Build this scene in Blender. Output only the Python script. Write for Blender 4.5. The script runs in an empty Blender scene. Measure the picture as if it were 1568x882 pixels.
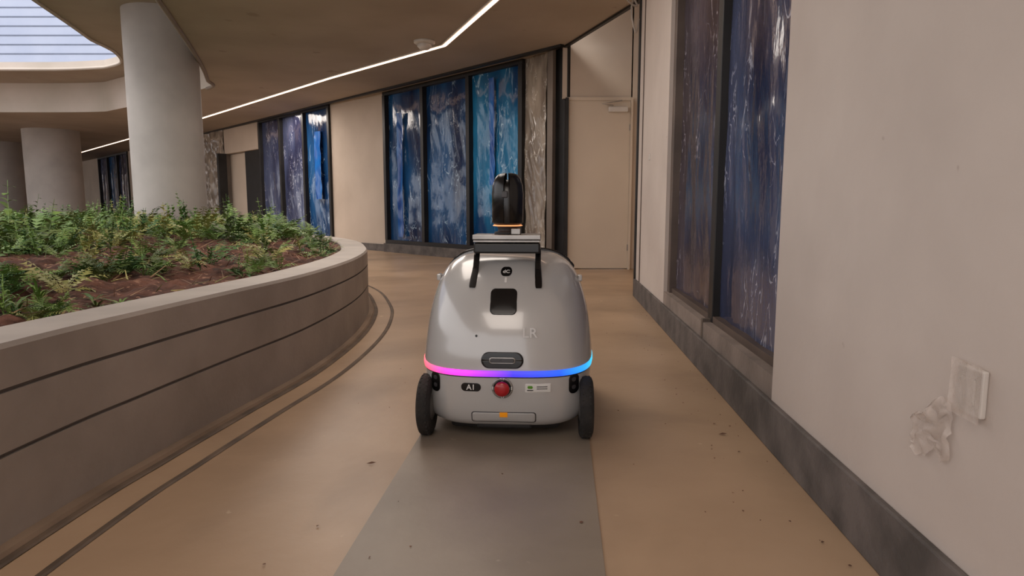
import bpy, bmesh, math, random
from mathutils import Vector, Matrix, noise
from mathutils.geometry import tessellate_polygon
random.seed(7)
scene = bpy.context.scene
try:
    scene.view_settings.view_transform = 'Standard'
    scene.view_settings.look = 'None'
except Exception: pass

# ------------------------------------------------------------ helpers
def lin(c):
    return tuple(((v/255)/12.92 if v/255 <= .04045 else ((v/255+.055)/1.055)**2.4) for v in c)+(1,)

def nmat(name, c1, c2=None, scale=4, rough=.6, bump=0, bscale=None, stretch=(1,1,1), metal=0, coat=0,
         lo=.35, hi=.65, detail=6, spec=.5, alpha=1, speck=None, speck_s=60, speck_t=.72, rvar=0, crease=None, crease_s=2.2, crease_w=.012, crease_f=.5,
         stain=None, stain_s=.6, stain_lo=.5, stain_hi=.75, stain_f=.6):
    m = bpy.data.materials.new(name); m.use_nodes = True
    nt = m.node_tree; N = nt.nodes; L = nt.links
    b = N['Principled BSDF']
    b.inputs['Roughness'].default_value = rough
    b.inputs['Metallic'].default_value = metal
    b.inputs['Specular IOR Level'].default_value = spec
    b.inputs['Coat Weight'].default_value = coat
    b.inputs['Coat Roughness'].default_value = .08
    b.inputs['Alpha'].default_value = alpha
    c2 = c2 or tuple(max(0, v*.93) for v in c1)
    tc = N.new('ShaderNodeTexCoord'); mp = N.new('ShaderNodeMapping')
    mp.inputs['Scale'].default_value = stretch
    L.new(tc.outputs['Object'], mp.inputs['Vector'])
    nz = N.new('ShaderNodeTexNoise'); nz.inputs['Scale'].default_value = scale; nz.inputs['Detail'].default_value = detail
    L.new(mp.outputs['Vector'], nz.inputs['Vector'])
    cr = N.new('ShaderNodeValToRGB')
    cr.color_ramp.elements[0].position = lo; cr.color_ramp.elements[0].color = lin(c1)
    cr.color_ramp.elements[1].position = hi; cr.color_ramp.elements[1].color = lin(c2)
    L.new(nz.outputs['Fac'], cr.inputs['Fac'])
    out = cr.outputs['Color']
    if stain:
        n3 = N.new('ShaderNodeTexNoise'); n3.inputs['Scale'].default_value = stain_s; n3.inputs['Detail'].default_value = 8; n3.inputs['Distortion'].default_value = .6
        L.new(mp.outputs['Vector'], n3.inputs['Vector'])
        r3 = N.new('ShaderNodeValToRGB')
        r3.color_ramp.elements[0].position = stain_lo; r3.color_ramp.elements[0].color = (0,0,0,1)
        r3.color_ramp.elements[1].position = stain_hi; r3.color_ramp.elements[1].color = (stain_f,)*3+(1,)
        L.new(n3.outputs['Fac'], r3.inputs['Fac'])
        mx = N.new('ShaderNodeMixRGB'); L.new(r3.outputs['Color'], mx.inputs['Fac'])
        L.new(out, mx.inputs[1]); mx.inputs[2].default_value = lin(stain)
        out = mx.outputs['Color']
    if speck:
        n3 = N.new('ShaderNodeTexNoise'); n3.inputs['Scale'].default_value = speck_s; n3.inputs['Detail'].default_value = 3
        L.new(mp.outputs['Vector'], n3.inputs['Vector'])
        r3 = N.new('ShaderNodeValToRGB')
        r3.color_ramp.elements[0].position = speck_t; r3.color_ramp.elements[0].color = (0,0,0,1)
        r3.color_ramp.elements[1].position = speck_t+.04; r3.color_ramp.elements[1].color = (1,1,1,1)
        L.new(n3.outputs['Fac'], r3.inputs['Fac'])
        mx = N.new('ShaderNodeMixRGB'); L.new(r3.outputs['Color'], mx.inputs['Fac'])
        L.new(out, mx.inputs[1]); mx.inputs[2].default_value = lin(speck)
        out = mx.outputs['Color']
    if crease:
        n4 = N.new('ShaderNodeTexNoise'); n4.inputs['Scale'].default_value = crease_s; n4.inputs['Detail'].default_value = 4; n4.inputs['Distortion'].default_value = .8
        L.new(mp.outputs['Vector'], n4.inputs['Vector'])
        r4 = N.new('ShaderNodeValToRGB'); E = r4.color_ramp.elements
        E[0].position = .5-crease_w; E[0].color = (0,0,0,1); E[1].position = .5+crease_w; E[1].color = (0,0,0,1)
        e = E.new(.5); e.color = (crease_f,)*3+(1,)
        L.new(n4.outputs['Fac'], r4.inputs['Fac'])
        n5 = N.new('ShaderNodeTexNoise'); n5.inputs['Scale'].default_value = 1.7
        L.new(mp.outputs['Vector'], n5.inputs['Vector'])
        r5 = N.new('ShaderNodeValToRGB'); r5.color_ramp.elements[0].position=.46; r5.color_ramp.elements[1].position=.58
        L.new(n5.outputs['Fac'], r5.inputs['Fac'])
        mm = N.new('ShaderNodeMath'); mm.operation='MULTIPLY'; L.new(r4.outputs['Color'],mm.inputs[0]); L.new(r5.outputs['Color'],mm.inputs[1])
        mx2 = N.new('ShaderNodeMixRGB'); L.new(mm.outputs[0], mx2.inputs['Fac'])
        L.new(out, mx2.inputs[1]); mx2.inputs[2].default_value = lin(crease); out = mx2.outputs['Color']
    L.new(out, b.inputs['Base Color'])
    if rvar:
        mr = N.new('ShaderNodeMapRange'); mr.inputs['To Min'].default_value = rough-rvar; mr.inputs['To Max'].default_value = rough+rvar
        L.new(nz.outputs['Fac'], mr.inputs['Value']); L.new(mr.outputs['Result'], b.inputs['Roughness'])
    if bump:
        n2 = N.new('ShaderNodeTexNoise'); n2.inputs['Scale'].default_value = bscale or scale*6; n2.inputs['Detail'].default_value = 8 if not crease else 4
        L.new(mp.outputs['Vector'], n2.inputs['Vector'])
        bp = N.new('ShaderNodeBump'); bp.inputs['Strength'].default_value = bump; bp.inputs['Distance'].default_value = .02
        L.new(n2.outputs['Fac'], bp.inputs['Height']); L.new(bp.outputs['Normal'], b.inputs['Normal'])
    return m

def emat(name, col, strength):
    m = bpy.data.materials.new(name); m.use_nodes = True
    b = m.node_tree.nodes['Principled BSDF']
    b.inputs['Base Color'].default_value = lin(col)
    b.inputs['Emission Color'].default_value = lin(col)
    b.inputs['Emission Strength'].default_value = strength
    return m

def mk(name, verts, faces, mat, smooth=False, parent=None):
    me = bpy.data.meshes.new(name); me.from_pydata([tuple(v) for v in verts], [], faces); me.update()
    o = bpy.data.objects.new(name, me); scene.collection.objects.link(o)
    for m in (mat if isinstance(mat, (list, tuple)) else [mat]): me.materials.append(m)
    if smooth:
        for p in me.polygons: p.use_smooth = True
    if parent: o.parent = parent
    return o

def empty(name, loc=(0,0,0), rz=0):
    e = bpy.data.objects.new(name, None); scene.collection.objects.link(e)
    e.location = loc; e.rotation_euler = (0,0,rz); e.empty_display_size = .2
    return e

def bevel(o, w=.005, seg=2):
    md = o.modifiers.new('bevel', 'BEVEL'); md.width = w; md.segments = seg; md.limit_method = 'ANGLE'
    return o

BF = [(0,3,2,1),(4,5,6,7),(0,1,5,4),(1,2,6,5),(2,3,7,6),(3,0,4,7)]
def box(name, x0,x1,y0,y1,z0,z1, mat, parent=None, bw=0):
    v = [(x0,y0,z0),(x1,y0,z0),(x1,y1,z0),(x0,y1,z0),(x0,y0,z1),(x1,y0,z1),(x1,y1,z1),(x0,y1,z1)]
    o = mk(name, v, BF, mat, parent=parent)
    if bw: bevel(o, bw)
    return o

def nrm(P, Q):   # unit direction and left normal
    d = Vector((Q[0]-P[0], Q[1]-P[1])); d.normalize()
    return d, Vector((-d.y, d.x))

def sbox(name, P, Q, z0, z1, a, b, mat, parent=None, bw=0):
    """wall-type box along P->Q, occupying offsets a..b along the left normal"""
    d, n = nrm(P, Q); P = Vector(P[:2]); Q = Vector(Q[:2])
    c = [P+n*a, Q+n*a, Q+n*b, P+n*b]
    v = [(q.x,q.y,z) for z in (z0,z1) for q in c]
    o = mk(name, v, BF, mat, parent=parent)
    if bw: bevel(o, bw)
    return o

def film(name, P, Q, z0, z1, off, mat, parent=None, amp=.02, nu=36, nv=70, seed=0, fold=7):
    d, n = nrm(P, Q); P = Vector(P[:2]); Q = Vector(Q[:2]); Lh = (Q-P).length
    vs = []; fs = []
    for j in range(nv+1):
        for i in range(nu+1):
            s = i/nu*Lh; z = z0+(z1-z0)*j/nv
            h = noise.noise(Vector((s*fold, z*.7+seed, seed*3.1)))*amp + noise.noise(Vector((s*3+seed, z*3, seed)))*amp*.4
            h += abs(noise.noise(Vector((s*7+z*2.0, z*1.6, seed+9))))*amp*.5
            q = P+(Q-P)*(i/nu)+n*(off+h)
            vs.append((q.x,q.y,z))
    for j in range(nv):
        for i in range(nu):
            a = j*(nu+1)+i; fs.append((a,a+1,a+nu+2,a+nu+1))
    return mk(name, vs, fs, mat, True, parent)

def catmull(pts, k=8):
    out = []
    n = len(pts); P = [Vector(p) for p in pts]
    for i in range(n-1):
        p0 = P[max(0,i-1)]; p1 = P[i]; p2 = P[i+1]; p3 = P[min(n-1,i+2)]
        for j in range(k):
            t = j/k
            out.append(.5*((2*p1)+(-p0+p2)*t+(2*p0-5*p1+4*p2-p3)*t*t+(-p0+3*p1-3*p2+p3)*t**3))
    out.append(P[-1]); return out

def tube(name, pts, r, mat, parent=None, res=6):
    cu = bpy.data.curves.new(name, 'CURVE'); cu.dimensions = '3D'; cu.bevel_depth = r; cu.bevel_resolution = 3; cu.use_fill_caps = True
    sp = cu.splines.new('POLY'); sp.points.add(len(pts)-1)
    for p, q in zip(sp.points, pts): p.co = (*q, 1)
    cu.materials.append(mat)
    o = bpy.data.objects.new(name, cu); scene.collection.objects.link(o)
    if parent: o.parent = parent
    return o

def lathe(name, prof, mat, c=(0,0), seg=48, parent=None, a0=0, a1=2*math.pi):
    full = abs(a1-a0-2*math.pi) < 1e-6
    cols = seg if full else seg+1
    vs = []; fs = []
    for (r,z) in prof:
        for i in range(cols):
            a = a0+(a1-a0)*i/seg
            vs.append((c[0]+r*math.cos(a), c[1]+r*math.sin(a), z))
    for j in range(len(prof)-1):
        for i in range(seg):
            i2 = (i+1) % cols
            fs.append((j*cols+i, j*cols+i2, (j+1)*cols+i2, (j+1)*cols+i))
    return mk(name, vs, fs, mat, True, parent)

# ------------------------------------------------------------ materials
M_wall   = nmat('plaster_beige', (202,190,181), (191,178,169), scale=1.2, rough=.75, bump=.1, bscale=30, speck=(168,152,142), speck_s=9, speck_t=.74, stain=(178,166,158), stain_s=.8, stain_f=.7)
M_wallf  = nmat('plaster_far', (198,182,166), (186,170,154), scale=1, rough=.8, bump=.05)
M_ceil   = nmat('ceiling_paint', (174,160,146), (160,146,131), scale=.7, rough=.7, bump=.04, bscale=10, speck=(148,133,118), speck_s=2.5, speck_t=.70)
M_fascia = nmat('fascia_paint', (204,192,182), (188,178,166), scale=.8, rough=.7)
M_col    = nmat('column_plaster', (176,169,164), (162,156,151), scale=1.5, rough=.7, bump=.05)
M_floor  = nmat('floor_hardboard', (184,156,128), (160,133,106), scale=1.1, rough=.4, bump=.06, bscale=18, speck=(206,184,158), speck_s=7, speck_t=.72, rvar=.1, lo=.3, hi=.72, stain=(120,98,79), stain_s=.9, stain_lo=.46, stain_hi=.74, stain_f=.6)
M_path   = nmat('floor_grey_sheet', (148,135,120), (130,118,105), scale=1.8, rough=.4, bump=.05, bscale=22, speck=(166,151,134), speck_s=9, speck_t=.72, stain=(110,99,88), stain_s=1.5, stain_f=.5)
M_skirt  = nmat('skirting_cement', (106,98,94), (76,71,68), scale=5, rough=.7, bump=.3, bscale=30)
M_under  = nmat('sill_render', (146,132,123), (116,105,98), scale=4, rough=.7, bump=.2, bscale=30)
M_plant  = nmat('planter_render', (162,151,142), (144,134,126), scale=2.2, rough=.7, bump=.1, bscale=40, stain=(122,110,100), stain_s=1.2, stain_f=.4)
M_kerb   = nmat('kerb_screed', (140,118,98), (116,97,80), scale=3, rough=.7, bump=.1)
M_cope   = nmat('planter_coping', (190,181,172), (174,165,157), scale=3, rough=.6, bump=.06)
M_groove_shade = nmat('groove_shade_grey', (104,96,90), rough=.8)  # soft shadow of the planter grooves put into the colour
M_drain  = nmat('drain_dark', (104,86,70), (76,62,50), scale=6, rough=.7)
M_frame  = nmat('frame_dark', (40,38,38), (30,28,28), scale=3, rough=.45, metal=.3)
M_frameb = nmat('frame_bronze', (104,90,82), (84,72,66), scale=3, rough=.45, metal=.3)
M_steel  = nmat('steel_grey', (120,108,98), (92,82,74), scale=2, rough=.5, metal=.2, stretch=(1,1,.3))
M_door   = nmat('door_paint', (204,188,170), (196,180,162), scale=1, rough=.5)
M_cable  = nmat('cable_grey', (170,160,150), rough=.5)
M_soil   = nmat('soil_brown', (118,78,62), (58,36,29), scale=9, rough=.95, bump=1, bscale=30, speck=(158,118,96), speck_s=22, speck_t=.62)
M_white  = nmat('white_plastic', (214,207,200), rough=.35)
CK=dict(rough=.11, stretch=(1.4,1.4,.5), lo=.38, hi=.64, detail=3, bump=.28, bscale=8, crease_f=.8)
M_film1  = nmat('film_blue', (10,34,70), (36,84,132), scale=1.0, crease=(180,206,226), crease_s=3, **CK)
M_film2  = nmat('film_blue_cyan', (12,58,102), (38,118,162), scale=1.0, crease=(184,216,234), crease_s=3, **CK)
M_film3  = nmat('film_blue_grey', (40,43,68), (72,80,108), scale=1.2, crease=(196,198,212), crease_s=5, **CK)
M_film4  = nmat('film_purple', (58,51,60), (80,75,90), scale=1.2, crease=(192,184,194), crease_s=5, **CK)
M_strip  = nmat('film_strip', (8,64,140), (26,104,180), scale=4, rough=.2, stretch=(2,2,.4))
M_wrap   = nmat('plastic_wrap', (158,146,132), (112,100,90), scale=2, rough=.15, stretch=(2,2,.8), detail=2, bump=.3, bscale=7, crease=(235,228,216), crease_s=4, crease_w=.02, crease_f=.8)
M_clear  = nmat('clear_plastic', (228,214,204), (202,186,174), scale=12, rough=.12, bump=.5, bscale=30, alpha=.45, detail=2)
M_led    = emat('led_strip_warm', (255,214,184), 4)
M_facade = nmat('facade_cladding', (176,186,208), (164,175,200), scale=.5, rough=.5)
M_facline= nmat('facade_joint', (104,114,136), rough=.6)

# robot
M_body  = nmat('robot_silver_paint', (188,186,184), (182,180,178), scale=2, rough=.26, metal=.1, coat=.8)
M_blk   = nmat('robot_black_plastic', (22,20,20), (16,15,15), scale=4, rough=.25)
M_blk2  = nmat('robot_matt_black', (30,28,28), (22,20,20), scale=10, rough=.6)
M_dgrey = nmat('robot_dark_grey', (64,62,64), rough=.4)
M_alu   = nmat('aluminium', (176,172,168), (150,146,142), scale=8, rough=.32, metal=.8)
M_red   = nmat('button_red', (176,22,30), (150,16,24), scale=10, rough=.35, coat=.3)
M_rub   = nmat('tyre_rubber', (34,32,31), (48,44,41), scale=12, rough=.85, bump=.3)
M_text  = nmat('label_white', (226,224,220), rough=.5)
M_lr    = nmat('label_faint', (212,210,208), rough=.4, coat=.5)
M_green = nmat('label_green', (90,150,40), rough=.5)
M_oran  = emat('label_orange_glow', (240,150,20), .15)  # printed charge label, faint glow added to its colour
M_ring  = emat('sensor_ring_light', (255,170,110), 1.1)

M_rled = bpy.data.materials.new('robot_led_gradient'); M_rled.use_nodes = True
nt = M_rled.node_tree; b = nt.nodes['Principled BSDF']
tc = nt.nodes.new('ShaderNodeTexCoord'); sx = nt.nodes.new('ShaderNodeSeparateXYZ'); mr = nt.nodes.new('ShaderNodeMapRange')
mr.inputs['From Min'].default_value = -.395; mr.inputs['From Max'].default_value = .395
cr = nt.nodes.new('ShaderNodeValToRGB')
els = cr.color_ramp.elements
els[0].position = 0; els[0].color = lin((255,100,110)); els[1].position = 1; els[1].color = lin((70,215,255))
for p,c in ((.08,(255,100,130)),(.18,(255,70,200)),(.36,(190,60,255)),(.55,(70,60,255)),(.8,(40,90,255)),(.94,(50,160,255))):
    e = els.new(p); e.color = lin(c)
nt.links.new(tc.outputs['Object'], sx.inputs[0]); nt.links.new(sx.outputs['X'], mr.inputs['Value'])
nt.links.new(mr.outputs['Result'], cr.inputs['Fac']); nt.links.new(cr.outputs['Color'], b.inputs['Emission Color'])
nt.links.new(cr.outputs['Color'], b.inputs['Base Color']); b.inputs['Emission Strength'].default_value = 1.1

# ------------------------------------------------------------ floor
mk('floor', [(-60,-8,0),(12,-8,0),(12,70,0),(-60,70,0)], [(0,1,2,3)], M_floor)
def pl(y, off): return off+.075*y
yy = [-3, 3.3]
v = []
for y in yy:
    v += [(pl(y,-.612), y, .004), (pl(y,.13), y, .004)]
mk('floor_protection_sheet', [v[0],v[1],v[3],v[2]]+[(a[0],a[1],.0002) for a in (v[0],v[1],v[3],v[2])],
   [(0,1,2,3),(4,5,1,0),(5,6,2,1),(6,7,3,2),(7,4,0,3)], M_path)

# ------------------------------------------------------------ right wall
def RW(y, o=0): return (.915+o+.065*y, y)
RS = lambda nm,y0,y1,z0,z1,a,b,m,par=None,bw=0: sbox(nm, RW(y1), RW(y0), z0, z1, a, b, m, par, bw)
o1 = RS('wall_right', -5, 2.66, 0, 3.5, 0, .45, M_wall)
def join(objs, name):
    bm = bmesh.new(); mats = []
    for o in objs:
        idx = {}
        for i, m in enumerate(o.data.materials):
            if m not in mats: mats.append(m)
            idx[i] = mats.index(m)
        me = o.data.copy(); me.transform(o.matrix_basis)
        for p in me.polygons: p.material_index = idx.get(p.material_index, 0)
        bm.from_mesh(me)
    me = bpy.data.meshes.new(name); bm.to_mesh(me); bm.free()
    for m in mats: me.materials.append(m)
    for o in objs: bpy.data.objects.remove(o)
    o = bpy.data.objects.new(name, me); scene.collection.objects.link(o); return o
o2 = RS('w2', 2.66, 5.42, 0, .27, .0, .45, M_under)
o3 = RS('w3', 2.66, 5.42, 3.35, 3.5, 0, .45, M_wall)
o4 = RS('w4', 5.42, 7.3, 0, 3.5, 0, .45, M_wall)
join([o1,o2,o3,o4], 'wall_right')
bevel(RS('baseboard_right', -5, 7.32, 0, .2, -.022, 0, M_skirt), .006)
w = empty('window_1')
RS('sill', 2.66, 5.42, .27, .30, .0, .2, M_under, w)
RS('frame_bottom', 2.66, 5.42, .30, .34, .05, .13, M_frameb, w)
RS('frame_top', 2.66, 5.42, 3.28, 3.35, .05, .13, M_frame, w)
RS('frame_far', 5.33, 5.42, .30, 3.35, .03, .13, M_frameb, w, .005)
RS('mullion', 3.92, 4.03, .30, 3.35, .045, .13, M_frame, w, .005)
RS('mullion_foot', 3.95, 3.985, .20, .32, -.004, .06, M_steel, w, .003)
RS('glass_backing', 2.66, 5.42, .3, 3.35, .14, .16, M_frame, w)
def RF(nm,y0,y1,off,m,seed,z0=.33,z1=3.3,amp=.014): return film(nm, RW(y1), RW(y0), z0, z1, off, m, w, amp=amp, nu=60, nv=110, seed=seed, fold=4)
RF('film_pane_near', 2.66, 3.92, .09, M_film3, 3)
RF('film_pane_far', 4.03, 5.33, .09, M_film4, 8)
t = empty('trim_1')
RS('corner_guard', 7.29, 7.36, 0, 3.5, -.02, .1, M_frame, t, .004)
RS('edge_strip', 6.95, 6.98, .2, 3.5, -.008, .0, M_frameb, t)
RS('wall_box_1', 6.4, 6.44, 1.45, 1.51, -.01, 0, M_white, t, .002)

# loose cables at wall end
cb = empty('loose_cables', (0,0,0))
for k,(pts) in enumerate([[(1.38,7.36,3.5),(1.25,7.25,3.3),(1.33,7.25,3.12),(1.20,7.2,3.2),(1.28,7.25,3.5)],
                          [(1.37,7.3,3.45),(1.27,7.25,3.1),(1.32,7.25,2.85),(1.36,7.3,3.0)],
                          [(1.38,7.3,3.5),(1.40,7.2,3.3),(1.26,7.2,3.3),(1.18,7.2,3.5)]]):
    tube('cable_%d'%(k+1), catmull(pts,8), .010, M_cable, cb)

# wall socket with protective plastic
d, n = nrm(RW(2), RW(0))
def wp(y, off, z): q = Vector(RW(y)) - n*(-off) ; return (q.x, q.y, z)
so = empty('wall_socket')
RS('plate', 1.335, 1.425, .553, .657, -.014, 0, M_white, so, .004)
RS('rocker', 1.355, 1.405, .575, .635, -.018, -.012, M_white, so, .003)
film('plastic_cover', RW(1.437), RW(1.322), .543, .667, -.026, M_clear, so, amp=.012, nu=24, nv=24, seed=2, fold=14)
vs=[];fs=[]
for j in range(19):
    for i in range(19):
        a=i/18; c_=j/18
        y=1.44+a*.15+.03*noise.noise(Vector((c_*4,a*2,1))); z=.42+c_*.17*(1-.5*a)-.03*a+.03*noise.noise(Vector((a*4,c_*2,4)))
        vs.append(wp(y, -.006-.022*abs(noise.noise(Vector((a*5,c_*5,7)))), z))
for j in range(18):
    for i in range(18):
        a=j*19+i; fs.append((a,a+1,a+20,a+19))
mk('torn_plastic_film', vs, fs, M_clear, True, so)

# ------------------------------------------------------------ alcove with door
bk=[]
bk.append(box('a', 1.88,2.9,10.6,10.9,0,4.3,M_wallf)); bk.append(box('b', .80,1.90,10.6,10.9,2.70,4.3,M_wallf))
join(bk,'wall_back')
box('wall_alcove_side', 2.5,2.7,7.3,10.6,0,4.3,M_wallf)
box('wall_alcove_return', 1.86,2.7,7.1,7.3,0,4.3,M_wallf)
box('ceiling_alcove', .6,2.8,7.0,10.9,4.3,4.4,M_ceil)
dr = empty('door_1')
box('leaf', .89,1.87,10.56,10.61,.012,2.66,M_door,dr,.004)
box('frame_left', .84,.89,10.5,10.64,0,2.7,M_frame,dr)
box('frame_right', 1.87,1.90,10.5,10.64,0,2.7,M_door,dr)
box('frame_head', .84,1.90,10.54,10.64,2.66,2.71,M_door,dr)
box('closer_body', 1.52,1.82,10.48,10.56,2.48,2.56,M_white,dr,.01)
tube('closer_arm', [(1.58,10.46,2.57),(1.40,10.42,2.59),(1.72,10.48,2.65)], .012, M_alu, dr)
box('hinge_upper', 1.855,1.875,10.545,10.56,2.2,2.3,M_alu,dr)
box('hinge_lower', 1.855,1.875,10.545,10.56,.3,.4,M_alu,dr)
sbox('trim_4', (1.56,8.3), (.84,10.6), 3.47, 3.53, -.02, .03, M_frame)
sbox('trim_5', (1.45,7.3), (1.56,8.3), 3.47, 3.53, -.02, .03, M_frame)

# ------------------------------------------------------------ curved far wall
A=(.84,10.55); B=(.56,10.98); C=(.21,11.5); D=(-2.82,14.8); E=(-4.45,16.4); F=(-7.38,19.5); G=(-9.3,21.5); H=(-10.8,23.2); I=(-17.4,30.1); J=(-21.3,34.2); K=(-32,45)
pc = empty('pillar_plastic_wrapped')
sbox('steel_core', B, A, 0, 3.5, .05, .35, M_frame, pc)
sbox('steel_web', (.70,10.77), (.62,10.89), 0, 3.5, .0, .06, M_steel, pc)
sbox('concrete_core', C, B, 0, 3.5, .04, .35, M_steel, pc)
film('plastic_wrap', C, B, .1, 3.5, .0, M_wrap, pc, amp=.05, nu=40, nv=120, seed=4, fold=3)
def windows(nm, P, Q, n_, mats, seed, z0=.27, z1=3.42, strips=()):
    w = empty(nm)
    P=Vector(P);Q=Vector(Q)
    R=lambda s: tuple(P+(Q-P)*s)
    sbox('frame_bottom',R(1),R(0),z0-.08,z0,-.05,.10,M_frame,w)
    sbox('frame_top',R(1),R(0),z1,3.5,-.05,.10,M_frame,w)
    L=(Q-P).length; hw=.05/L
    for i in range(n_+1):
        s=min(max(i/n_,hw),1-hw)
        sbox('mullion_%d'%(i+1),R(s+hw),R(s-hw),z0,z1,-.06,.10,M_frame,w,.004)
    sbox('backing',R(1),R(0),z0,z1,.10,.14,M_frame,w)
    for i in range(n_):
        film('film_pane_%d'%(i+1),R((i+1)/n_-hw),R(i/n_+hw),z0,z1,.04,mats[i],w,amp=.02,nu=40,nv=80,seed=seed+i*2.3,fold=3)
    for k,(s,ws,za,zb) in enumerate(strips):
        film('film_strip_%d'%(k+1),R(s+ws),R(s),za,zb,-.04,M_strip,w,amp=.05,nu=8,nv=60,seed=seed+20+k,fold=3)
    sbox('kerb',R(1),R(0),0,z0-.08,-.10,.14,M_skirt,w)
    return w
windows('window_2', C, D, 3, [M_film2, M_film1, M_film1], 1, strips=((.84,.045,.35,3.0),(.17,.03,1.4,3.3)))
windows('window_3', E, F, 3, [M_film1, M_film3, M_film3], 11, strips=((.12,.07,1.2,2.9),))
sbox('wall_far_centre', E, D, 0, 3.5, 0, .3, M_wallf)
sbox('baseboard_far', E, D, 0, .16, -.03, 0, M_skirt)
sbox('trim_2', H, A, 3.46, 3.5, -.12, -.04, M_frame)
lf=[sbox('x', G, F, 2.7, 3.5, 0, .3, M_wallf), sbox('y', tuple((Vector(F)+Vector(G))/2), F, 0, 2.7, .1, .3, M_frame)]
join(lf,'wall_far_left')
d2=empty('door_2')
sbox('leaf', G, tuple((Vector(F)+Vector(G))/2), .01, 2.68, .18, .24, M_door, d2, .004)
sbox('frame', tuple(Vector(G)+Vector((.1,-.1))), G, 0, 2.7, .0, .26, M_frame, d2)
p2=empty('pillar_plastic_wrapped.001')
sbox('concrete_core', H, G, 0, 3.5, .04, .35, M_steel, p2)
film('plastic_wrap', H, G, .1, 3.5, -.05, M_wrap, p2, amp=.12, nu=40, nv=80, seed=14, fold=2)
sbox('wall_far_end', K, J, 0, 3.5, 0, .3, M_wallf)
sbox('wall_far_mid', I, H, 0, 3.5, .0, .3, M_wallf)
windows('window_4', I, J, 3, [M_film3, M_film1, M_film3], 31)
box('wall_distant', -60,-30,45,45.3,0,3.5,M_wallf)

# ------------------------------------------------------------ ceiling, fascia, skylight
EE=catmull([(-2,-6),(-3,4),(-4.32,8.3),(-5.4,11.6),(-6.08,13.4)],6)[:-1]+catmull([(-6.08,13.4),(-6.2,13.9),(-6.6,14.35),(-7.4,15.0)],5)[:-1]+catmull([(-7.4,15.0),(-10.1,17.2),(-11.2,17.75),(-14,17.8),(-18,17.8),(-23,17.8),(-30,17.8),(-45,17.8)],6)
HHa=catmull([(-5,-6),(-6,4),(-6.9,8.3),(-7.75,11.6),(-8.2,13.2)],6)[:-1]+catmull([(-8.2,13.2),(-8.35,14.2),(-8.8,15.2),(-9.5,15.75)],5)[:-1]+catmull([(-9.5,15.75),(-10.6,15.95),(-12,15.97),(-14.5,15.97),(-18,15.97),(-23,15.97),(-30,15.97),(-45,15.97)],6)
ce=[tuple(p) for p in EE]
poly=[(x,y) for x,y in ce]+[(-45,70),(12,70),(12,10.9),(.84,10.9),(.84,10.6),(1.54,8.4),(1.44,7.2),(3,7.2),(3,-6)]
tri=tessellate_polygon([[Vector((x,y,0)) for x,y in poly]])
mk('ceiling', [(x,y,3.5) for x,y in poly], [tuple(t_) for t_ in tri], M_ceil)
nE=len(EE)
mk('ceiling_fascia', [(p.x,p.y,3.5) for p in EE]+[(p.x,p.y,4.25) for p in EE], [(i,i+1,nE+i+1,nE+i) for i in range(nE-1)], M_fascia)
mk('ceiling_recess', [(p.x,p.y,4.25) for p in EE]+[(p.x,p.y,4.25) for p in HHa], [(i,i+1,nE+i+1,nE+i) for i in range(nE-1)], M_ceil)
sk=empty('skylight_opening')
mk('upstand', [(p.x,p.y,4.2) for p in HHa]+[(p.x,p.y,4.40) for p in HHa], [(i,i+1,nE+i+1,nE+i) for i in range(nE-1)], M_fascia, False, sk)
tube('rim', [(p.x,p.y,4.235) for p in HHa], .03, M_fascia, sk)
fa=empty('facade_opposite')
box('cladding', -60,2,32,32.3,4.3,26,M_facade,fa)
jv=[];jf=[]
z=4.8
while z<26:
    k=len(jv)
    jv+=[(-60,31.98,z),(2,31.98,z),(2,31.98,z+.05),(-60,31.98,z+.05)]; jf.append((k,k+1,k+2,k+3)); z+=.42
mk('joints', jv, jf, M_facline, False, fa)
tube('trim_3', [(p.x+.03,p.y,3.49) for p in EE[:34]], .035, nmat('trim_grey',(140,126,114),rough=.6))  # even grey trim along the ceiling opening edge
lp=[(.9,5.3),(-.215,8.3),(-1.05,10.5),(-3.53,13.07),(-8.7,18.8),(-21.5,32.3)]
ls=empty('ceiling_light_strip')
for i in range(len(lp)-1):
    sbox('led_%d'%(i+1), lp[i], lp[i+1], 3.47, 3.499, -.025, .025, M_led, ls)
    sbox('channel_%d'%(i+1), lp[i], lp[i+1], 3.48, 3.4995, -.05, .05, M_white, ls)
sd=empty('smoke_detector',(-1.33,10.3,3.5))
lathe('base', [(0,0),(.16,0),(.16,-.03),(.13,-.05),(0.0,-.05)], M_white, parent=sd)
lathe('head', [(.10,-.05),(.11,-.08),(.07,-.12),(0,-.13)], M_white, parent=sd)
dt=empty('ceiling_speaker',(-.95,6.6,3.5)); lathe('disc', [(0,0),(.05,0),(.045,-.012),(0,-.014)], M_fascia, parent=dt)

# pillars
def pillar(x,y,r,h,nm='round_pillar',z0=0):
    lathe(nm, [(r,z0),(r,h*.5),(r,h-.02),(r+.0,h)], M_col, c=(x,y), seg=72)
pillar(-5.95,11.5,.57,4.25)
pillar(-15.2,22,.80,3.5,'round_pillar.001')
pillar(-20.0,26,.75,3.5,'round_pillar.002')

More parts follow.
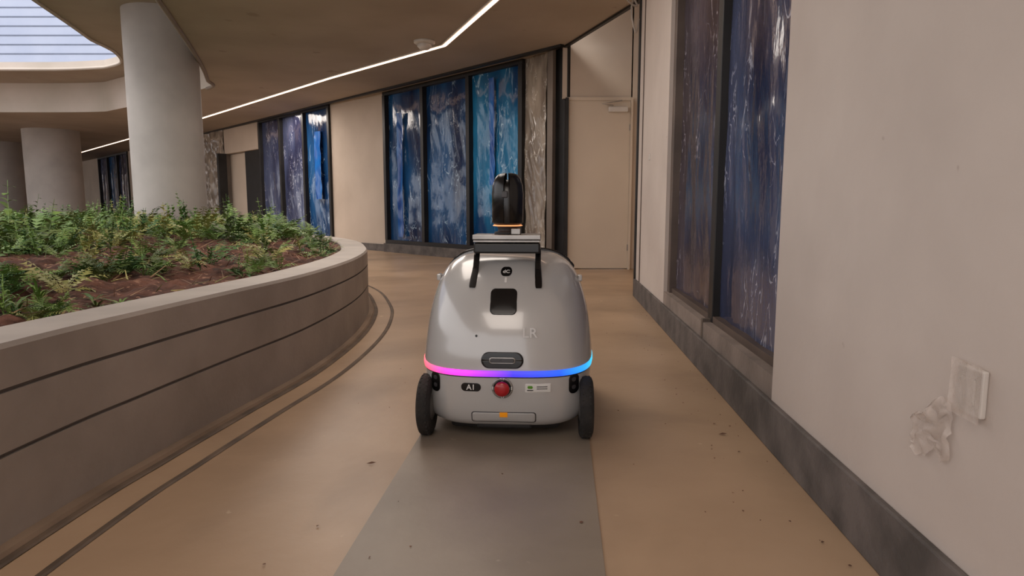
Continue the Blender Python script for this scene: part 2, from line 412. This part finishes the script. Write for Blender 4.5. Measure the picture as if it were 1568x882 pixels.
# ------------------------------------------------------------ planter
pc_pts=[(-2.1,-5),(-1.75,-2),(-1.56,0),(-1.5,1.88),(-1.44,2.5),(-1.36,3.1),(-1.25,3.9),(-1.23,4.9),(-1.31,5.8),(-1.47,6.6),(-1.85,7.8),(-2.5,9.0),(-3.6,10.6),(-5.3,12.9),(-8,15),(-12,16),(-20,16)]
CV=catmull([Vector(p) for p in pc_pts],10)
def offset(cv, o):
    res=[]
    for i,p in enumerate(cv):
        a=cv[max(0,i-1)]; b_=cv[min(len(cv)-1,i+1)]
        t_=(b_-a).normalized(); nn=Vector((t_.y,-t_.x))
        res.append(p+nn*o)
    return res
def loft(name, prof, mat, smooth=False, parent=None, mi=None):
    rows=[offset(CV,o) for o,_ in prof]; nC=len(CV)
    vs=[(q.x,q.y,prof[r][1]) for r in range(len(prof)) for q in rows[r]]
    fs=[(r*nC+i,r*nC+i+1,(r+1)*nC+i+1,(r+1)*nC+i) for r in range(len(prof)-1) for i in range(nC-1)]
    o=mk(name,vs,fs,mat,smooth,parent)
    if mi:
        k=0
        for r in range(len(prof)-1):
            for i in range(nC-1):
                o.data.polygons[k].material_index=mi[r]; k+=1
    return o
pw=empty('curved_planter')
prof=[(0,0),(0,.264),(-.008,.267),(-.008,.274),(0,.277),(0,.454),(-.008,.457),(-.008,.464),(0,.467),(.0,.585),(-.012,.6)]
loft('outer_face',prof,[M_plant,M_groove_shade],False,pw,[0,1,1,1,0,1,1,1,0,0])
loft('coping',[(-.012,.6),(-.24,.6),(-.25,.59),(-.25,.3)],M_cope,False,pw)
fs_=empty('floor_drain_channel')
loft('inner_slot',[(.05,.003),(.06,.006),(.075,.006),(.085,.003)],M_drain,False,fs_)
loft('kerb_strip',[(.0,.014),(.04,.014),(.048,.0)],M_kerb,False,fs_)
loft('outer_slot',[(.205,.002),(.212,.006),(.228,.006),(.236,.002)],M_drain,False,fs_)
IN=offset(CV,-.25)
def rimx(y):
    for i in range(len(IN)-1):
        if IN[i].y<=y<=IN[i+1].y and IN[i+1].y>IN[i].y:
            f=(y-IN[i].y)/(IN[i+1].y-IN[i].y); return IN[i].x+(IN[i+1].x-IN[i].x)*f
    return -30
def soilz(x,y,e):
    base=.57+min(.10,e*.10)
    return base+.07*noise.noise(Vector((x*1.1,y*1.1,0)))*min(1,e*2)+.05*noise.noise(Vector((x*5,y*5,3)))*min(1,e*4)+.025*noise.noise(Vector((x*14,y*14,3)))
vs=[];fs=[]; nx=170
ys=[]; y=-2
while y<15.6: ys.append(y); y+=.04 if y<6 else .08
for y in ys:
    rx=rimx(y)+.01
    for i in range(nx+1):
        e=(i/nx)**1.8*11
        x=rx-e; vs.append((x,y,soilz(x,y,e)))
for j in range(len(ys)-1):
    for i in range(nx):
        a=j*(nx+1)+i; fs.append((a,a+nx+1,a+nx+2,a+1))
mk('soil',vs,fs,M_soil,True,pw)

def leafmat(nm,a,b_): return nmat(nm,a,b_,scale=7,rough=.55)
VM=[leafmat('leaf_green_dark',(56,90,44),(82,118,56)),leafmat('leaf_green_light',(134,162,84),(92,124,60)),leafmat('leaf_yellow',(172,164,94),(122,134,70)),leafmat('twig_straw',(178,146,110),(116,82,60)),leafmat('leaf_olive',(104,118,60),(74,98,48))]
pv=[];pf=[];pm=[]
def quad(a,b_,c_,d_,m):
    k=len(pv); pv.extend([a,b_,c_,d_]); pf.append((k,k+1,k+2,k+3)); pm.append(m)
def frond(base,ang,L,curl,m,leaf,el=None):
    dirh=Vector((math.cos(ang),math.sin(ang),0)); side=Vector((-dirh.y,dirh.x,0))
    nseg=12; pos=Vector(base); el=el or random.uniform(.9,1.35)
    for i in range(nseg):
        st=dirh*math.cos(el)+Vector((0,0,1))*math.sin(el)
        nxt=pos+st*L/nseg
        quad(pos-side*.002,pos+side*.002,nxt+side*.0015,nxt-side*.0015,m)
        if i>0:
            s=math.sin(math.pi*(i+.6)/(nseg+.6))**.8*leaf*random.uniform(.8,1.15)
            for sg in (-1,1):
                tip=nxt+side*sg*s+st*s*.45-Vector((0,0,s*random.uniform(.1,.5)))
                mid=(pos+tip)/2
                wv=st*s*.16
                quad(nxt,mid-wv*.9,tip,mid+wv*1.2,m)
        pos=nxt; el-=curl
def broad(base,ang,L,wd,m):
    dirh=Vector((math.cos(ang),math.sin(ang),0)); side=Vector((-dirh.y,dirh.x,0))
    el=random.uniform(.3,1.2); pos=Vector(base); prev=(pos-side*.003,pos+side*.003)
    for i in range(5):
        st=dirh*math.cos(el)+Vector((0,0,1))*math.sin(el); pos=pos+st*L/5
        ww=wd*math.sin(math.pi*min(.98,(i+1)/5.2)); cur=(pos-side*ww,pos+side*ww)
        quad(prev[0],prev[1],cur[1],cur[0],m); prev=cur; el-=.28
def plant(x,y,z,s):
    k=random.random(); m=random.choice([0,0,1,1,1,4,2])
    if k<.6:
        for i in range(random.randint(5,9)): frond((x,y,z),random.uniform(0,6.28),s*random.uniform(.7,1.25),random.uniform(.05,.17),m,s*.24)
    elif k<.8:
        for q in range(random.randint(1,3)):
            h=s*random.uniform(.8,1.5); a0=random.uniform(0,6.28); lx=math.cos(a0)*.2; ly=math.sin(a0)*.2
            for i in range(10):
                f=i/10; p=(x+lx*h*f,y+ly*h*f,z+h*f)
                p2_=(x+lx*h*(f+.1),y+ly*h*(f+.1),z+h*(f+.1))
                quad(Vector(p)-Vector((.002,0,0)),Vector(p)+Vector((.002,0,0)),Vector(p2_)+Vector((.002,0,0)),Vector(p2_)-Vector((.002,0,0)),m)
                if i>1:
                    for _ in range(2): broad(p,random.uniform(0,6.28),s*random.uniform(.25,.5)*(1.2-f),s*.06,m)
    else:
        for i in range(16): broad((x,y,z),random.uniform(0,6.28),s*random.uniform(.6,1.3),.005,m)
cnt=0
while cnt<1000:
    y=random.uniform(.4,14.0); e=random.uniform(0,1)**1.3*9+.06
    rx=rimx(y); x=rx-e
    dens=noise.noise(Vector((x*.9,y*.9,5)))
    if y<7 and dens<random.uniform(-.25,.35): continue
    if math.hypot(x+5.95,y-11.5)<.85: continue
    cnt+=1
    s=random.uniform(.14,.30) if y<6 else random.uniform(.2,.40)
    if e<.3: s*=.6
    plant(x,y,soilz(x,y,e)-.01,s)
cnt=0
while cnt<480:
    y=random.uniform(1.6,7); e=random.uniform(.08,3.2); x=rimx(y)-e
    if noise.noise(Vector((x*1.3,y*1.3,11)))<random.uniform(-.15,.3): continue
    cnt+=1; plant(x,y,soilz(x,y,e)-.01,random.uniform(.08,.22)*(.6 if e<.3 else 1))
for i in range(45):
    y=random.uniform(4.5,9); x=-.80*y+random.uniform(-1.2,.5); plant(x,y,.66,random.uniform(.28,.48))
for i in range(3600):
    y=random.uniform(.5,9); e=random.random()**1.2*6+.05; x=rimx(y)-e; z=soilz(x,y,e)+.01
    a=random.uniform(0,6.28); L=random.uniform(.03,.14); el=random.uniform(-.1,.5)
    dv=Vector((math.cos(a)*math.cos(el),math.sin(a)*math.cos(el),math.sin(el)))*L; sd_=Vector((-math.sin(a),math.cos(a),.3))*random.uniform(.001,.005)
    p=Vector((x,y,z)); quad(p-sd_,p+sd_,p+dv+sd_*.4,p+dv-sd_*.4,3 if random.random()<.8 else 2)
o=mk('planter_plants',pv,pf,VM)
o.data.polygons.foreach_set('material_index',pm)

# floor debris
pv2=[];pf2=[]
for i in range(140):
    y=random.uniform(1.6,6.5); x=random.uniform(-.9,.93+.065*y-.05) if random.random()<.5 else (.80+.065*y+random.uniform(-.25,.06))
    if -.42<x<.4 and 2.4<y<3.8: continue
    r=random.uniform(.002,.006); k=len(pv2); a=random.uniform(0,3)
    for j in range(5):
        aa=a+j*1.256; pv2.append((x+math.cos(aa)*r*random.uniform(.5,1.5),y+math.sin(aa)*r*random.uniform(.5,1.5),.0045+random.uniform(0,.003)))
    pf2.append((k,k+1,k+2,k+3,k+4))
for (x,y) in ((.93,2.78),(-.55,2.45)):
    k=len(pv2); pv2+= [(x-.02,y,.005),(x,y-.006,.006),(x+.02,y+.004,.008),(x,y+.007,.010)]; pf2.append((k,k+1,k+2,k+3))
mk('floor_debris',pv2,pf2,nmat('debris_brown',(120,84,64),(80,56,42),rough=.8))

# ------------------------------------------------------------ robot
rb=empty('delivery_robot',(-.008,3.15,0),-.06)
LV=[(.062,.30,-.40,.38),(.070,.335,-.43,.42),(.10,.362,-.455,.455),(.16,.376,-.470,.48),(.24,.383,-.479,.49),(.285,.387,-.482,.495),(.305,.390,-.484,.498),(.33,.391,-.483,.50),(.40,.387,-.474,.50),(.5,.374,-.448,.485),(.6,.352,-.398,.45),(.68,.322,-.325,.395),(.735,.285,-.24,.33),(.768,.240,-.16,.27),(.785,.19,-.08,.20),(.793,.10,.0,.13),(.795,.02,.05,.07)]
LVd=[tuple(v) for v in catmull([Vector(a) for a in LV],6)]
def NEz(z):
    t=min(1,max(0,(z-.12)/.33)); t=t*t*(3-2*t); return 3.9-1.0*t
def lvl(z):
    for i in range(len(LVd)-1):
        if LVd[i][0]<=z<=LVd[i+1][0]:
            f=(z-LVd[i][0])/max(1e-9,LVd[i+1][0]-LVd[i][0]); return [LVd[i][k]+(LVd[i+1][k]-LVd[i][k])*f for k in range(4)]
    return LVd[-1]
def surf(x,z):
    NE=NEz(z); _,hw,ry,fy=lvl(z); cy=(ry+fy)/2; hl=(fy-ry)/2
    q=min(.999,abs(x)/hw); return cy-hl*(1-q**NE)**(1/NE)
def ring(hw,ry,fy,z,n=96,add=0):
    NE=NEz(z); cy=(ry+fy)/2; hl=(fy-ry)/2; out=[]
    for i in range(n):
        a=2*math.pi*i/n; c_=math.cos(a); s=math.sin(a)
        out.append(((hw+add)*math.copysign(abs(c_)**(2/NE),c_), cy+(hl+add)*math.copysign(abs(s)**(2/NE),s), z))
    return out
vs=[];fs=[];n_=192
for (z,hw,ry,fy) in LVd: vs+=ring(hw,ry,fy,z,n_)
for j in range(len(LVd)-1):
    for i in range(n_):
        i2=(i+1)%n_; fs.append((j*n_+i,j*n_+i2,(j+1)*n_+i2,(j+1)*n_+i))
fs.append(tuple(range(n_-1,-1,-1))); fs.append(tuple((len(LVd)-1)*n_+i for i in range(n_)))
mk('body_shell',vs,fs,M_body,True,rb)
def band(nm,z0,z1,add,mat):
    vs=[];pr=[(z0,0),(z0,add),((z0+z1)/2,add*1.4),(z1,add),(z1,0)]
    for z,a in pr:
        l=lvl(z); vs+=ring(l[1],l[2],l[3],z,n_,a)
    fs=[]
    for j in range(len(pr)-1):
        for i in range(n_):
            i2=(i+1)%n_; fs.append((j*n_+i,j*n_+i2,(j+1)*n_+i2,(j+1)*n_+i))
    return mk(nm,vs,fs,mat,True,rb)
band('light_band',.294,.320,.003,M_rled)
band('band_gap_lower',.289,.294,.0015,M_dgrey)
def rr(w,h,r,k=8):
    pts=[]
    for cx,cz,a0 in ((w/2-r,h/2-r,0),(-w/2+r,h/2-r,90),(-w/2+r,-h/2+r,180),(w/2-r,-h/2+r,270)):
        for i in range(k+1):
            a=math.radians(a0+90*i/k); pts.append((cx+r*math.cos(a),cz+r*math.sin(a)))
    return pts
def patch(nm,cx,cz,w,h,r,off,mat,hollow=0):
    P=rr(w,h,r); rings=[(1,-.004),(1,off*.7),(.96,off)]+[(k/10,off) for k in (9,8,7,6,5,4,3,2,1)]+[(.02,off)]
    vs=[];fs=[];n=len(P)
    for s,of in rings:
        for (a,c_) in P:
            x=cx+a*s; z=cz+c_*s
            if s==.96:
                dd=(1-s)*min(w,h)/2; x=cx+math.copysign(max(0,abs(a)-dd),a); z=cz+math.copysign(max(0,abs(c_)-dd),c_)
            vs.append((x,surf(x,z)-of,z))
    for j in range(len(rings)-1):
        for i in range(n):
            i2=(i+1)%n; fs.append((j*n+i,j*n+i2,(j+1)*n+i2,(j+1)*n+i))
    fs.append(tuple((len(rings)-1)*n+i for i in range(n)))
    return mk(nm,vs,fs,mat,True,rb)
def text(nm,s,cx,cz,size,mat,off=.006,tilt=0):
    cu=bpy.data.curves.new(nm,'FONT'); cu.body=s; cu.size=size; cu.align_x='CENTER'; cu.align_y='CENTER'; cu.extrude=.0004; cu.offset=.0006
    o=bpy.data.objects.new(nm,cu); scene.collection.objects.link(o)
    o.rotation_euler=(math.pi/2-tilt,0,0); o.location=(cx,surf(cx,cz)-off,cz); cu.materials.append(mat); o.parent=rb; return o
patch('rear_camera_window',-.004,.60,.114,.103,.020,.003,M_blk)
patch('depth_camera_bezel',-.004,.364,.178,.068,.034,.004,M_blk)
patch('depth_camera_frame',-.004,.364,.110,.026,.010,.006,M_alu)
patch('depth_camera_lens',-.004,.364,.102,.019,.008,.007,M_dgrey)
patch('depth_camera_eye',-.010,.364,.008,.008,.004,.008,M_blk)
patch('stop_button_rim',-.004,.246,.090,.090,.045,.006,M_alu)
patch('stop_button_base',-.004,.246,.076,.076,.038,.010,M_blk)
y0=surf(0,.246)
st=lathe('stop_button_cap',[(.026,0),(.031,.012),(.032,.020),(.027,.027),(.012,.030),(0,.0305)],M_red,parent=rb)
st.rotation_euler=(math.pi/2,0,0); st.location=(-.004,y0-.004,.246)
patch('number_badge',-.137,.246,.084,.036,.017,.003,M_blk); text('number_text','A1',-.137,.246,.032,M_text)
patch('info_sticker',.146,.246,.108,.038,.003,.003,M_text)
patch('sticker_mark',.113,.250,.022,.012,.005,.0045,M_green)
patch('sticker_caption',.113,.237,.026,.004,.001,.0045,M_dgrey)
for k,zz in enumerate((.252,.243)): patch('sticker_line_%d'%k,.163,zz,.045,.003,.001,.0045,M_dgrey)
text('side_text','LR',.110,.475,.058,M_lr,.006,.28)
patch('pinhole',-.115,.462,.010,.010,.005,.002,M_blk)
patch('emblem_disc',0,.717,.050,.036,.0175,.002,M_blk); text('emblem_text','dC',0,.717,.026,M_lr,.006,.85)
patch('emblem_bar',.0,.685,.010,.020,.002,.002,M_text)
for sg in (-1,1):
    patch('side_sensor_%s'%('l' if sg<0 else 'r'),sg*.298,.252,.044,.084,.021,.004,M_blk)
    patch('side_sensor_eye_%s'%('l' if sg<0 else 'r'),sg*.298,.271,.018,.018,.008,.006,M_dgrey)
    patch('side_sensor_eye2_%s'%('l' if sg<0 else 'r'),sg*.298,.238,.018,.018,.008,.006,M_dgrey)
patch('charge_port_rim',0,.112,.276,.050,.012,.003,M_dgrey); patch('charge_port_cover',0,.112,.268,.043,.010,.004,M_body)
patch('charge_label',0,.124,.034,.022,.002,.006,M_oran)
box('underbody',-.24,.24,-.38,.36,.035,.12,M_blk2,rb,.02)
box('rear_skid',-.12,.12,-.43,-.3,.05,.09,M_blk2,rb,.01)
def wheel(nm,sx,y,r=.134):
    e=1 if sx>0 else -1
    pr=[(0,-.03),(.05,-.03),(.07,-.022),(.085,-.028),(r-.02,-.03),(r-.006,-.024),(r,-.010),(r,.010),(r-.006,.024),(r-.02,.03),(.085,.028),(.05,.022),(0,.022)]
    o=lathe(nm,[(a,b_) for a,b_ in pr],[M_rub,M_alu],parent=rb)
    o.rotation_euler=(0,e*math.pi/2,0); o.location=(sx,y,r)
    for p in o.data.polygons:
        c_=p.center
        if math.hypot(c_.x,c_.y)<.072: p.material_index=1
    vs=[];fs=[]
    for i in range(30):
        a=2*math.pi*i/30
        for k,zz in enumerate((-.014,.0,.014)):
            aa=a+k*.07; b0=len(vs)
            for (rr_,da,dz) in ((r-.004,-.05,-.005),(r-.004,.05,-.005),(r-.004,.05,.005),(r-.004,-.05,.005),(r+.001,-.04,-.004),(r+.001,.04,-.004),(r+.001,.04,.004),(r+.001,-.04,.004)):
                vs.append((rr_*math.cos(aa+da),rr_*math.sin(aa+da),zz+dz))
            fs+= [tuple(b0+q for q in f) for f in BF]
    l=mk(nm+'_tread',vs,fs,M_rub,False,rb); l.rotation_euler=o.rotation_euler; l.location=o.location
for nm,sx,y in (('wheel_rear_left',-.346,-.362),('wheel_rear_right',.352,-.362),('wheel_front_left',-.35,.35),('wheel_front_right',.35,.35)): wheel(nm,sx,y)
# bracket + lidar
box('bracket_beam',-.148,.148,-.26,-.14,.795,.842,M_blk,rb,.008)
box('rail_lower',-.148,.148,-.27,-.10,.845,.855,M_alu,rb,.002)
box('rail_upper',-.15,.15,-.28,-.10,.858,.878,M_alu,rb,.002)
box('rail_web',-.14,.14,-.25,-.11,.852,.862,M_dgrey,rb)
for sg in (-1,1):
    vs=[]
    for (y,z,ww) in ((-.20,.80,.013),(-.24,.74,.013),(-.33,.665,.016)):
        for dy in (-.022,.022):
            for dx in (-1,1): vs.append((sg*.138+dx*ww+(sg*.006 if z<.7 else 0),y+dy,z+(dy*.6)))
    fs=[]
    for i in range(2):
        b0=i*4;c0=b0+4
        for p,q in ((0,1),(1,3),(3,2),(2,0)): fs.append((b0+p,b0+q,c0+q,c0+p))
    fs+=[(0,2,3,1),(8,9,11,10)]
    bevel(mk('bracket_leg_%s'%('l' if sg<0 else 'r'),vs,fs,M_blk,False,rb),.004)
LY=-.19
lathe('sensor_mount',[(0,.878),(.060,.878),(.060,.888),(.044,.892),(.044,.905),(.05,.912),(0,.912)],M_blk2,c=(0,LY),parent=rb)
box('mount_bracket',.02,.06,LY-.07,LY-.045,.88,.905,M_alu,rb,.002)
lathe('sensor_ring',[(.060,.915),(.0665,.916),(.067,.9185),(.062,.920)],M_ring,c=(0,LY),parent=rb)
lathe('sensor_core',[(.0,.912),(.062,.921),(.066,.93),(.0665,1.05),(.060,1.09),(.045,1.112),(.02,1.12),(0,1.122)],M_blk,c=(0,LY),parent=rb)
for nm,a0 in (('sensor_shell_right',-1.36),('sensor_shell_left',math.pi-1.36)):
    o=lathe(nm,[(.060,.925),(.070,.93),(.071,1.06),(.068,1.095),(.058,1.125),(.042,1.145),(.022,1.15),(.018,1.14),(.03,1.1),(.05,1.0)],M_blk,c=(0,LY),parent=rb,a0=a0,a1=a0+2.72,seg=28)
box('sensor_lens',-.022,.004,LY-.0735,LY-.055,1.04,1.07,M_dgrey,rb,.004)
def topz(x,y):
    best=.3
    for (z,hw,ry,fy) in LVd:
        NE=NEz(z); cy=(ry+fy)/2; hl=(fy-ry)/2
        if (abs(x)/hw)**NE+(abs(y-cy)/hl)**NE<=1: best=max(best,z)
    return best
pts=[]
for i in range(41):
    a=math.pi*(i/40); x=.31*math.cos(a); pts.append((x,.08,topz(x,.08)+.003))
tube('hood_seam',pts,.010,M_blk,rb)
for sg in (-1,1): box('side_marker_%s'%('l' if sg<0 else 'r'),sg*.332-.010,sg*.332+.010,-.10,-.05,.655,.685,M_body,rb,.005)

# ------------------------------------------------------------ lights and world
wd=bpy.data.worlds.new('overcast_sky'); scene.world=wd; wd.use_nodes=True
bg=wd.node_tree.nodes['Background']; bg.inputs['Color'].default_value=lin((247,244,245)); bg.inputs['Strength'].default_value=1.8
def light(nm,t_,loc,e,col,size=1,rot=(0,0,0),sy=None):
    l=bpy.data.lights.new(nm,t_); l.energy=e; l.color=col
    if t_=='AREA':
        l.size=size
        if sy: l.shape='RECTANGLE'; l.size_y=sy
    elif t_=='POINT': l.shadow_soft_size=size
    o=bpy.data.objects.new(nm,l); o.location=loc; o.rotation_euler=rot; scene.collection.objects.link(o); return o
light('alcove_lamp','POINT',(2.2,8.8,1.7),9,(1,.74,.52),.15)
for k,(x,y,e) in enumerate(((-.6,-1.5,58),(-.9,5.0,60),(-2.6,9.5,80),(-6.5,16.5,140))):  # fill lights added below the ceiling to brighten the interior, no fixtures there
    light('ceiling_fill_light_%d'%(k+1),'AREA',(x,y,3.42),e,(1,.89,.80),1.6,sy=2.8)
s=light('sun','SUN',(0,0,20),1.2,(1,.97,.92)); s.data.angle=.3; s.rotation_euler=(math.radians(50),0,math.radians(-50))

# ------------------------------------------------------------ camera
cam=bpy.data.cameras.new('camera'); cam.sensor_width=36; cam.lens=22.96; cam.clip_end=300
co=bpy.data.objects.new('camera',cam); scene.collection.objects.link(co)
co.location=(0,0,1.0); co.rotation_euler=(math.radians(90-7.07),0,0)
scene.camera=co
